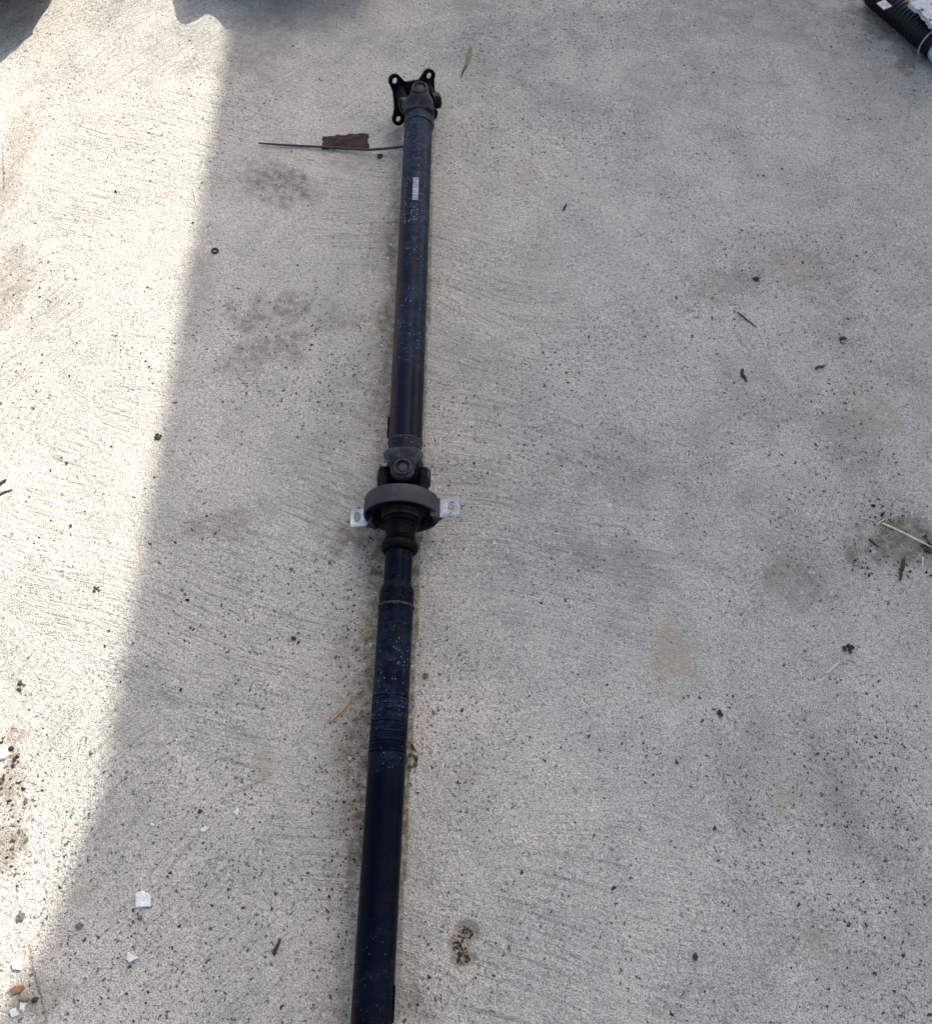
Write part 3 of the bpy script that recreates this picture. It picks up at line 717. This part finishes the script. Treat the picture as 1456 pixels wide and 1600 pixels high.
# bracket: flat wings, each with a slot and turned-up end, and the gusset
oB, eB, zB = frame_near(0.640)
WX = eB * math.cos(ROLL) + Vector((0, 0, 1)) * math.sin(ROLL); WN = WX.cross(Vector((0, 1, 0))); WY = Vector((0, 1, 0))
for sgn in (1, -1):
    C = oB + WX * 0.003
    x0, x1 = 0.050, 0.0868
    out = [(sgn * x0, -.0150), (sgn * (x1 - .002), -.0148), (sgn * x1, -.0130), (sgn * x1, .0130), (sgn * (x1 - .002), .0150), (sgn * x0, .0150)]
    w = drilled_plate('mounting_wing', M['alu'], brg, out, [(sgn * 0.0755, 0.001, .0060, .0086)], 0, C + WN * -0.0035, WX, WY, WN, 0.0034, bev=0.0006)
    b = MB()
    e = C + WX * (sgn * (x1 - .0006)) + WN * -.001
    if sgn > 0:
        b.add([e + WX * dx + WY * dy + WN * dz for dz in (0, .0062) for dx, dy in ((0, -.0135), (.0018, -.0135), (.0018, .0145), (0, .0145))], [(3, 2, 1, 0), (4, 5, 6, 7), (0, 1, 5, 4), (1, 2, 6, 5), (2, 3, 7, 6), (3, 0, 4, 7)])
        b.build('turned_lip', M['alu'], w, smooth=False)
    b = MB()
    g0 = C + WX * (sgn * .047); 
    tri = [(0, -.0165, -.016), (.0145, -.0165, -.0045), (.0145, -.0165, -.0036), (0, -.0165, .012), (0, .0165, -.016), (.0145, .0165, -.0045), (.0145, .0165, -.0036), (0, .0165, .012)]
    b.add([g0 + WX * (sgn * dx) + WY * dy + WN * dz for dx, dy, dz in tri], [(0, 1, 2, 3), (7, 6, 5, 4), (0, 4, 5, 1), (1, 5, 6, 2), (2, 6, 7, 3), (3, 7, 4, 0)])
    b.build('bracket_gusset', M['rubber'], brg, smooth=False, bevel=0.0012)

# near tube: stub, shoulder, long tube with turned grooves, running out of frame
R2 = 0.0253
prof = [(0.5770, 0.012), (0.5770, 0.0205), (0.5225, 0.0206), (0.5205, 0.0213), (0.5120, 0.0249), (0.5095, 0.0253), (0.4880, 0.0254), (0.4872, 0.0250)]
mb = MB(); mb.lathe(prof + [(0.4865, 0.012)], frame_near, 72)
stub = mb.build('stub_shaft', M['tube_near'], shaft)
weld(0.4855, 0.0252, frame_near, stub, 0.0020, 0.0019)
prof = [(0.4860, 0.012), (0.4860, R2)]
gro = [0.3508, 0.346, 0.339, 0.333, 0.3295, 0.316, 0.310, 0.3050, 0.3015, 0.2975, 0.2935, 0.289, 0.284, 0.280, 0.2760]
prof += [(0.4560, R2), (0.4553, R2 + .0005), (0.4538, R2 + .0005), (0.4530, R2)]
for i, y in enumerate(gro):
    d = (0.0010, 0.0006, 0.0013)[i % 3]
    prof += [(y + .0014, R2 + .0001), (y + .0008, R2 - d), (y - .0004, R2 - d), (y - .0010, R2 + .0005)]
for i in range(50): prof.append((0.268 - i * 0.0120, R2 + 0.00008 * math.sin(i * 2.1)))
prof += [(-0.335, R2), (-0.335, 0.012)]
mb = MB(); mb.lathe(prof, frame_near, 72)
tube2 = mb.build('rear_tube', M['tube_near'], shaft)
plate_on_tube('balance_weight', tube2, M['dark_cast'], frame_near, R2, -0.040, 0.000, math.radians(-18), math.radians(14), 0.0014)
# the end beyond the frame: a plain round flange that carries it
mb = MB(); mb.lathe([(-0.325, .012), (-0.333, .030), (-0.345, .032), (-0.350, .0495), (-0.360, .0505), (-0.362, .0480), (-0.362, .012)], frame_near, 48)
mb.build('end_flange', M['dark_cast'], shaft)

# ------------------------------------------------------------------ cable tie and rusty plate beside the far end
GROUPS = {'twig': 'dark twigs and stalks', 'straw': 'pale straws', 'pebble': 'crumbs and pebbles', 'clump': 'dirt clumps', 'leaf': 'dry leaf scraps'}
def thing(mbld, name, mat, label, cat, group=None, smooth=True):
    group = group or GROUPS.get(cat)
    c = Vector((sum(v.x for v in mbld.v) / len(mbld.v), sum(v.y for v in mbld.v) / len(mbld.v), min(v.z for v in mbld.v)))
    o = mbld.build(name, mat, None, c, smooth); return tag(o, label, cat, group)
b = MB()
pts = [at(404, 223, .006), at(430, 225, .005), at(470, 227.5, .004), at(515, 229.5, .006), at(550, 232, .008), at(575, 233.5, .010), at(600, 232, .014), at(622, 229.5, .020), at(636, 227.5, .026)]
b.tube(pts, [.0018, .0024, .0026, .0028, .003, .003, .003, .003, .003], 10, 0.7)
thing(b, 'cable_tie', M['plastic'], 'thin black plastic tie sticking out left from the far end of the shaft', 'cable tie')
def slab(b, outline, h, jit=0.0, z0=0.0, tilt=(0, 0), sub=2, r=rnd):
    """irregular flat piece from pixel outline"""
    P = [at(*p) for p in outline]; Q = []
    for i in range(len(P)):
        a, c = P[i], P[(i + 1) % len(P)]
        for k in range(sub): Q.append(a.lerp(c, k / sub) + Vector((r.uniform(-jit, jit), r.uniform(-jit, jit), 0)))
    cx = sum(p.x for p in Q) / len(Q); cy = sum(p.y for p in Q) / len(Q); n = len(Q)
    zt = lambda p: z0 + tilt[0] * (p.x - cx) + tilt[1] * (p.y - cy)
    vs = [Vector((p.x, p.y, zt(p))) for p in Q] + [Vector((p.x, p.y, zt(p) + h * .75)) for p in Q] + [Vector((cx + (p.x - cx) * .9, cy + (p.y - cy) * .9, zt(p) + h * r.uniform(.92, 1.05))) for p in Q] + [Vector((cx, cy, z0 + h))]
    fs = [tuple(range(n))[::-1]]
    for i in range(n):
        j = (i + 1) % n; fs += [(i, j, j + n, i + n), (i + n, j + n, j + 2 * n, i + 2 * n), (i + 2 * n, j + 2 * n, 3 * n)]
    b.add(vs, fs)
b = MB(); slab(b, [(505, 214), (540, 211), (574, 209.5), (576, 222), (575, 235), (540, 234), (504, 232)], .0035, .0022, sub=6)
thing(b, 'rusty_plate', M['rust_plate'], 'flaking rusty metal strip under the black plastic tie', 'metal strip')

# ------------------------------------------------------------------ boot and housing in the far right corner
axl = empty('axle_boot', at(1425, 55)); tag(axl, 'black ribbed rubber boot with metal clamp in the far right corner', 'axle boot')
A = at(1384, 2, .030); Bp = at(1466, 72, .030); A = A + (A - Bp) * 0.25
D = (Bp - A).normalized(); Tt = D.cross(Vector((0, 0, 1))).normalized(); Uu = Tt.cross(D)
def fr_ax(s): return A + D * s, Tt, Uu
Lb = (Bp - A).length
mb = MB(); prof = [(0.0, .010), (0.0, .026)]
k = 0; s = 0.004
while s < Lb - .02:
    prof.append((s, .0280 if k % 2 else .0262)); s += .0050; k += 1
prof += [(Lb - .015, .0285), (Lb, .0285), (Lb + .002, .012)]
mb.lathe(prof, fr_ax, 40); boot = mb.build('boot', M['boot_rubber'], axl)
mb = MB(); mb.lathe([(Lb - .020, .0315), (Lb - .020, .0345), (Lb - .0182, .0345), (Lb - .0182, .0315)], fr_ax, 40, closed=True); mb.build('clamp_band', M['alu'], axl)
mb = MB(); mb.lathe([(Lb, .010), (Lb, .026), (Lb + .02, .030), (Lb + .06, .033), (Lb + .10, .033), (Lb + .105, .01)], fr_ax, 40); mb.build('joint_body', M['cast_alu'], axl)
def fr_tab(s): return at(1381, 9, .060) + Vector((0, 0, s)), Vector((1, 0, 0)), Vector((0, 1, 0))
c = at(1381, 8, .058); dx = Tt * .011; dy = D * .012
b = MB(); b.add([c + dx * i + dy * j + Vector((0, 0, k * .003)) for k in (0, 1) for i, j in ((-1, -1), (1, -1), (1, 1), (-1, 1))], [(3, 2, 1, 0), (4, 5, 6, 7), (0, 1, 5, 4), (1, 2, 6, 5), (2, 3, 7, 6), (3, 0, 4, 7)])
b.build('clamp_tab', M['alu'], axl, smooth=False, bevel=.001)
hs = at(1468, 5, .0)
out = []
H0 = [(1420, 4), (1432, 1), (1440, -12), (1470, -30), (1500, -10), (1500, 40), (1468, 42), (1453, 38), (1450, 29), (1442, 24), (1438, 15), (1430, 13), (1425, 8)]
hp = [at(x, y, .075) - hs for x, y in H0]
hol_ = [at(x, y, .075) - hs for x, y in ((1440, 15), (1452, 31), (1456, 6))]
house = empty('gear_housing', hs); tag(house, 'pale cast aluminium housing with bolt holes behind the black boot', 'housing')
drilled_plate('housing_face', M['cast_alu'], house, [(p.x, p.y) for p in hp], [(p.x, p.y) for p in hol_], .0042, hs + Vector((0, 0, .067)), Vector((1, 0, 0)), Vector((0, 1, 0)), Vector((0, 0, 1)), .009, bev=.0015, hole_pts=12)
b = MB(); cc = sum((p for p in hp), Vector()) / len(hp)
pp = [hs + cc + (p - cc) * .55 + Vector((.03, .02, 0)) for p in hp]
b.add([Vector((p.x, p.y, 0.0)) for p in pp] + [Vector((p.x, p.y, .0665)) for p in pp], [tuple(range(len(pp))), tuple(range(len(pp), 2 * len(pp)))[::-1]] + [(i, (i + 1) % len(pp), (i + 1) % len(pp) + len(pp), i + len(pp)) for i in range(len(pp))])
b.build('housing_body', M['cast_alu'], house, smooth=False, bevel=.003)

# ------------------------------------------------------------------ countable litter on the slab
def chip(name, mat, outline, h, label, cat, jit=0.0006, z0=0.0, tilt=(0, 0), group=None):
    b = MB(); slab(b, outline, h, jit, z0, tilt, 2); return thing(b, name, M[mat], label, cat, group, smooth=False)
def straw(name, mat, pts, r, label, cat, z=.002, flat=0.8, group=None):
    b = MB(); P = [at(x, y, z + (pz[0] if pz else 0)) for x, y, *pz in pts]; Q = []
    for i in range(len(P) - 1):
        for k in range(3): Q.append(P[i].lerp(P[i + 1], k / 3) + Vector((rnd.uniform(-1, 1), rnd.uniform(-1, 1), 0)) * r * .25)
    Q.append(P[-1]); n = len(Q)
    b.tube(Q, [r * (0.55 + 0.45 * math.sin(math.pi * min(1, .2 + .8 * i / (n - 1)))) for i in range(n)], 7, flat)
    return thing(b, name, M[mat], label, cat, group)
def lump(name, mat, px, py, rx, ry, h, label, cat, rot=0.0, rough=.3, group=None, sub=2):
    c = at(px, py); k = (at(px + 1, py) - c).length
    bm = bmesh.new(); bmesh.ops.create_icosphere(bm, subdivisions=sub, radius=1)
    r = random.Random(int(px * 7 + py)); vs = []
    for v in bm.verts:
        f = 1 + r.uniform(-rough, rough); x = v.co.x * rx * k * f; y = v.co.y * ry * k * f; z = (v.co.z * .5 + .42) * h * f
        vs.append(Vector((c.x + x * math.cos(rot) - y * math.sin(rot), c.y + x * math.sin(rot) + y * math.cos(rot), z)))
    fs = [tuple(v.index for v in f.verts) for f in bm.faces]; bm.free()
    b = MB(); b.add(vs, fs); return thing(b, name, M[mat], label, cat, group, smooth=False)

chip('white_chip', 'chip', [(212, 1397), (223, 1392), (236, 1399), (236, 1418), (213, 1419)], .004, 'square white chip in the shade below the sunlit strip, largest of the chips', 'chip', group='white chips')
chip('white_chip', 'chip', [(201, 1488), (219, 1498), (203, 1505), (199, 1500)], .005, 'triangular white chip below the square chip', 'chip', tilt=(.1, .1), group='white chips')
chip('white_chip', 'chip', [(314, 1297), (321, 1292), (327, 1294), (322, 1300), (315, 1301)], .004, 'small white chip alone in the shade, right of the square chip', 'chip', group='white chips')
chip('white_chip', 'chip', [(366, 1270), (371, 1263), (375, 1267), (371, 1275)], .003, 'tiny pale chip nearest the shaft', 'chip', group='white chips')
chip('white_chip', 'chip', [(235, 1288), (239, 1286), (242, 1290), (237, 1292)], .003, 'tiny white crumb above the square chip', 'chip', group='white chips')
chip('white_chip', 'chip', [(-16, 1172), (12, 1171), (16, 1180), (10, 1187), (-16, 1190)], .007, 'white chip cut off by the left edge in full sun', 'chip', group='white chips')
chip('white_chip', 'chip', [(20, 1505), (30, 1499), (37, 1505), (33, 1516), (22, 1516)], .005, 'white chip at the shadow edge above the orange leaf', 'chip', group='white chips')
chip('white_chip', 'chip', [(33, 1566), (45, 1567), (38, 1582), (32, 1577)], .005, 'pointed white chip below the orange leaf', 'chip', tilt=(.15, 0), group='white chips')
chip('white_chip', 'chip', [(15, 1580), (25, 1575), (31, 1586), (20, 1590)], .004, 'greyish white chip in the lowest left corner', 'chip', group='white chips')
chip('orange_leaf', 'orange_leaf', [(18, 1546), (24, 1540), (40, 1542), (33, 1551), (22, 1556)], .004, 'torn orange leaf scrap at the left shadow edge', 'leaf', .0012)
lump('dark_leaf_curl', 'leaf', 38, 1563, 8, 3.5, .006, 'curled grey leaf bit beside the pointed white chip', 'leaf', .1)
lump('dark_leaf_curl', 'twig', 56, 1563, 6, 4, .006, 'round dark leaf bit right of the pointed white chip', 'leaf', .4)
chip('wood_splinter', 'wood', [(513, 1128), (520, 1120), (536, 1102), (545, 1091), (549, 1096), (541, 1107), (530, 1119), (518, 1130)], .004, 'pale flat wood splinter left of the grooved tube', 'splinter', .0006)
straw('straw', 'straw', [(1378, 817), (1404, 829), (1430, 842), (1462, 858)], .0019, 'long pale straw at the right edge', 'straw', .004)
straw('straw', 'straw', [(1289, 1053), (1300, 1044), (1312, 1034)], .0019, 'short pale straw near the right edge below the dark clump', 'straw')
straw('straw', 'straw', [(1347, 809), (1358, 811), (1368, 814)], .0012, 'thin faint straw above the long straw', 'straw')
straw('straw', 'straw', [(1369, 820), (1376, 815), (1382, 811)], .0012, 'tiny straw at the tip of the long straw', 'straw')
straw('straw', 'straw', [(302, 293), (305, 308), (308, 322)], .0013, 'thin pale straw in the sun beside the shadow edge', 'straw')
straw('straw', 'straw', [(952, 194), (957, 192), (962, 184)], .0014, 'tiny bent straw on the slab right of the flange', 'straw')
b = MB(); slab(b, [(733, 74), (738, 73), (738, 84), (734, 98), (729, 105), (726, 103), (728, 92)], .003, .0006)
thing(b, 'dry_leaf', M['leaf'], 'narrow greenish dry leaf right of the flange', 'leaf')
straw('twig', 'twig', [(728, 103), (724, 110), (720, 120)], .0017, 'short dark stalk at the lower tip of the greenish leaf', 'twig')
straw('twig', 'twig', [(1160, 577), (1160, 585), (1163, 590), (1167, 596)], .0030, 'curved dark bud scale on the right part of the slab', 'twig')
straw('twig', 'twig', [(1274, 576), (1279, 572), (1284, 573), (1290, 570)], .0022, 'wavy black twig bit right of the curved bud scale', 'twig')
straw('twig', 'twig', [(1313, 530), (1317, 527), (1323, 529)], .0030, 'short arched black bit above the wavy twig', 'twig')
straw('twig', 'twig', [(1152, 487), (1165, 498), (1183, 512)], .0016, 'thin brown twig lying diagonally above the bud scale', 'twig')
straw('twig', 'twig', [(1413, 874), (1409, 888), (1406, 907)], .0030, 'forked dark twig below the long straw', 'twig')
straw('twig', 'twig', [(1358, 842), (1366, 850), (1374, 855)], .0018, 'thin dark twig left of the long straw', 'twig')
straw('straw', 'straw', [(1441, 870), (1442, 880), (1440, 888)], .0014, 'tiny pale stalk right of the forked twig', 'straw')
def clump(px, py, rx, ry, label, n=11):
    """a crumbly heap: small lumps pressed together"""
    b = MB(); r = random.Random(px * 3 + py); c = at(px, py); k = (at(px + 1, py) - c).length
    for q in range(n):
        a = r.uniform(0, 6.28); d = math.sqrt(r.random()); x = c.x + rx * k * d * math.cos(a); y = c.y + ry * k * d * math.sin(a); rad = r.uniform(.22, .42) * min(rx, ry) * k + .0006
        bm = bmesh.new(); bmesh.ops.create_icosphere(bm, subdivisions=1, radius=1)
        vs = []
        for v in bm.verts:
            f = r.uniform(.6, 1.3); vs.append(Vector((x + v.co.x * rad * f, y + v.co.y * rad * f, rad * .7 + v.co.z * rad * f * .8)))
        b.add(vs, [tuple(v.index for v in f.verts) for f in bm.faces]); bm.free()
    return thing(b, 'dirt_clump', M['twig'], label, 'clump', None, smooth=False)
clump(1325, 1015, 8, 7, 'crumbly dark clump above the short pale straw')
clump(150, 921, 8, 5, 'black dirt clump in the sunlit strip')
clump(247, 682, 5, 6, 'brown dirt clump at the shadow edge level with the centre bearing')
clump(1448, 852, 9, 16, 'dark clump of soil at the end of the long straw')
clump(34, 1073, 6, 9, 'dark clump low in the sunlit strip')
lump('pebble', 'pebble', 665, 1057, 5, 4.5, .006, 'small grey pebble right of the grooved tube', 'pebble')
lump('pebble', 'pebble', 34, 1433, 6, 6.5, .006, 'dark pebble in the sun near the lower left corner', 'pebble')
lump('pebble', 'pebble', 125, 1448, 6, 5, .005, 'grey pebble between the shadow edge and the triangular chip', 'pebble')
lump('pebble', 'pebble', 219, 1435, 5, 4, .005, 'dark pebble just under the square white chip', 'pebble')
lump('pebble', 'twig', 456, 237, 1.5, 1.5, .003, 'black crumb below the tie tip', 'pebble', sub=1)
lump('pebble', 'twig', 593, 245, 5, 4, .005, 'black crumb below the tie beside the tube', 'pebble', .3, .45)
lump('pebble', 'twig', 1125, 1115, 4, 5, .004, 'black crumb on the middle right of the slab', 'pebble', .3, .4)
lump('pebble', 'twig', 1086, 1496, 3.5, 5.5, .004, 'black crumb at the lower right', 'pebble', .1, .4)
lump('pebble', 'twig', 1181, 437, 5, 4, .005, 'dark crumb above the diagonal twig', 'pebble', -.5, .4)
lump('pebble', 'twig', 313, 1268, 3.5, 3.5, .004, 'round black crumb above the small white chip', 'pebble', 0, .2)
lump('pebble', 'twig', 459, 998, 4, 3, .004, 'black crumb between shadow edge and rear tube', 'pebble', 0, .4)
straw('twig', 'twig', [(-6, 760), (2, 754), (10, 749)], .0028, 'thick dark twig end at the left edge', 'twig')
straw('twig', 'twig', [(-6, 776), (6, 769), (19, 771 - 6)], .0020, 'thin dark twig below the thick one at the left edge', 'twig')
straw('twig', 'twig', [(427, 1493), (431, 1483), (437, 1468)], .0028, 'flat brown twig left of the near end of the tube', 'twig')
straw('twig', 'twig', [(905, 326), (882, 322)][::-1] if False else [(880, 328), (883, 322), (885, 318)], .0020, 'tiny olive twig right of the barcode', 'twig')
b = MB()
for i in range(22):
    pass
cc = at(643, 1190); pts = [cc + Vector((.0075 * math.cos(a), .0085 * math.sin(a), .003 + .0012 * math.sin(3 * a))) for a in [i * 5.2 / 16 - 2.2 for i in range(17)]]
b.tube(pts, [.0022 + .0014 * math.sin(i * 1.7) for i in range(17)], 7, .9)
thing(b, 'seed_husk', M['shell'], 'curled brown seed husk touching the right side of the tube', 'husk')
straw('twig', 'twig', [(643, 1163), (646, 1169), (650, 1173)], .0018, 'tiny dark stalk just above the seed husk', 'twig')
# little washer left of the shaft
cw = at(336, 392)
mb = MB(); mb.lathe([(0.0, .0035), (0.0, .0068), (.0022, .0068), (.0030, .0060), (.0030, .0042), (.0022, .0035)], lambda s: (cw + Vector((0, 0, s)), Vector((1, 0, 0)), Vector((0, 1, 0))), 28, closed=True)
thing(mb, 'washer', M['plastic'], 'small black ring washer lying near the shadow edge', 'washer')

# ------------------------------------------------------------------ uncountable grit, and stones in the hollow
def ground_z(x, y):
    i = np.clip(np.searchsorted(gx, x), 0, len(gx) - 1); j = np.clip(np.searchsorted(gy, y), 0, len(gy) - 1); return Z[j, i]
bm = bmesh.new(); bmesh.ops.create_icosphere(bm, subdivisions=1, radius=1)
TV = np.array([v.co[:] for v in bm.verts], dtype=np.float32); TF = np.array([[v.index for v in f.verts] for f in bm.faces], dtype=np.int32); bm.free()
def grains(name, xy, size, shade, mat, label=None, cat=None, sink=0.25, flat=(.45, .9)):
    n = len(xy); r = np.random.default_rng(5)
    sc = np.stack([size * r.uniform(.7, 1.5, n), size * r.uniform(.6, 1.0, n), size * r.uniform(*flat, n)], -1)
    jit = r.uniform(.65, 1.3, (n, len(TV), 1)).astype(np.float32)
    v = TV[None] * jit * sc[:, None, :]
    a = r.uniform(0, 6.28, n); ca, sa = np.cos(a)[:, None], np.sin(a)[:, None]
    x = v[..., 0] * ca - v[..., 1] * sa + xy[:, :1]; y = v[..., 0] * sa + v[..., 1] * ca + xy[:, 1:2]
    z = v[..., 2] + (ground_z(xy[:, 0], xy[:, 1]) + sc[:, 2] * (1 - 2 * sink))[:, None]
    co = np.stack([x, y, z], -1).reshape(-1, 3)
    f = (TF[None] + (np.arange(n) * len(TV))[:, None, None]).reshape(-1, 3)
    me = bpy.data.meshes.new(name); me.from_pydata(co.tolist(), [], f.tolist())
    at_ = me.attributes.new('shade', 'FLOAT', 'POINT'); at_.data.foreach_set('value', np.repeat(shade, len(TV)).astype(np.float32))
    me.materials.append(mat); o = bpy.data.objects.new(name, me); COL.objects.link(o)
    return tag(o, label, cat, kind='stuff')
pts = []; sz = []; sh = []
def scatter(n, px0, py0, px1, py1, s0, s1, bright=0.12, clump=True):
    k = 0
    while k < n:
        px, py = rng.uniform(px0, px1), rng.uniform(py0, py1)
        p = at(px, py)
        if clump:
            d = vnoise(np.array([[p.x]]), np.array([[p.y]]), 6, 6, 90)[0, 0] + .7 * vnoise(np.array([[p.x]]), np.array([[p.y]]), 22, 22, 91)[0, 0]
            if rng.random() > np.clip(.42 + 1.3 * d, .03, 1): continue
        pts.append((p.x, p.y)); s = s0 + (s1 - s0) * rng.random() ** 3.2; sz.append(s)
        u = rng.random(); sh.append(rng.uniform(.93, 1.0) if u < bright * .35 else (rng.uniform(.7, .93) if u < bright * 2 else rng.uniform(0, .6))); k += 1
scatter(2800, -20, -20, 1476, 1620, .0004, .0018, .28)
scatter(240, 0, 1100, 330, 1600, .0005, .0021, .4)
scatter(260, 0, 200, 330, 1100, .0007, .0028)
for k in range(6): scatter(75, 535 - k * 6, 900 + k * 100, 592 - k * 6, 1000 + k * 100, .0006, .0020, .1, False)
scatter(90, 560, 820, 600, 900, .0006, .0022)
scatter(160, 1330, 790, 1456, 900, .0006, .0026, .1)
scatter(90, 1260, 1140, 1420, 1340, .0005, .0019)
scatter(90, 1000, 1050, 1180, 1260, .0006, .0024)
scatter(150, -10, 1160, 42, 1400, .001, .0040, .3, False)
scatter(40, 10, 400, 80, 480, .001, .0026, .1, False)
scatter(30, 20, 600, 70, 660, .0008, .0024, .1, False)
scatter(160, 620, 700, 760, 1000, .0006, .0018)
grains('grit', np.array(pts), np.array(sz), np.array(sh), M['grit'], 'dark grit and crumbs strewn over the slab', 'grit')
hp_ = []; hs_ = []; hh = []
for i in range(170):
    cx, cy, rx, ry = ((727, 1457, 13, 11), (718, 1480, 10, 12), (722, 1499, 12, 7))[i % 3]
    a, q = rng.uniform(0, 6.28), math.sqrt(rng.random())
    p = at(cx + rx * q * math.cos(a), cy + ry * q * math.sin(a)); hp_.append((p.x, p.y)); hs_.append(rng.uniform(.0008, .0024)); hh.append(rng.choice([rng.uniform(.72, .92), rng.uniform(.93, 1.0), rng.uniform(.1, .5)]))
grains('exposed_aggregate', np.array(hp_), np.array(hs_), np.array(hh), M['grit'], 'exposed pebbles in a broken-out hollow right of the rear tube', 'aggregate', .3)
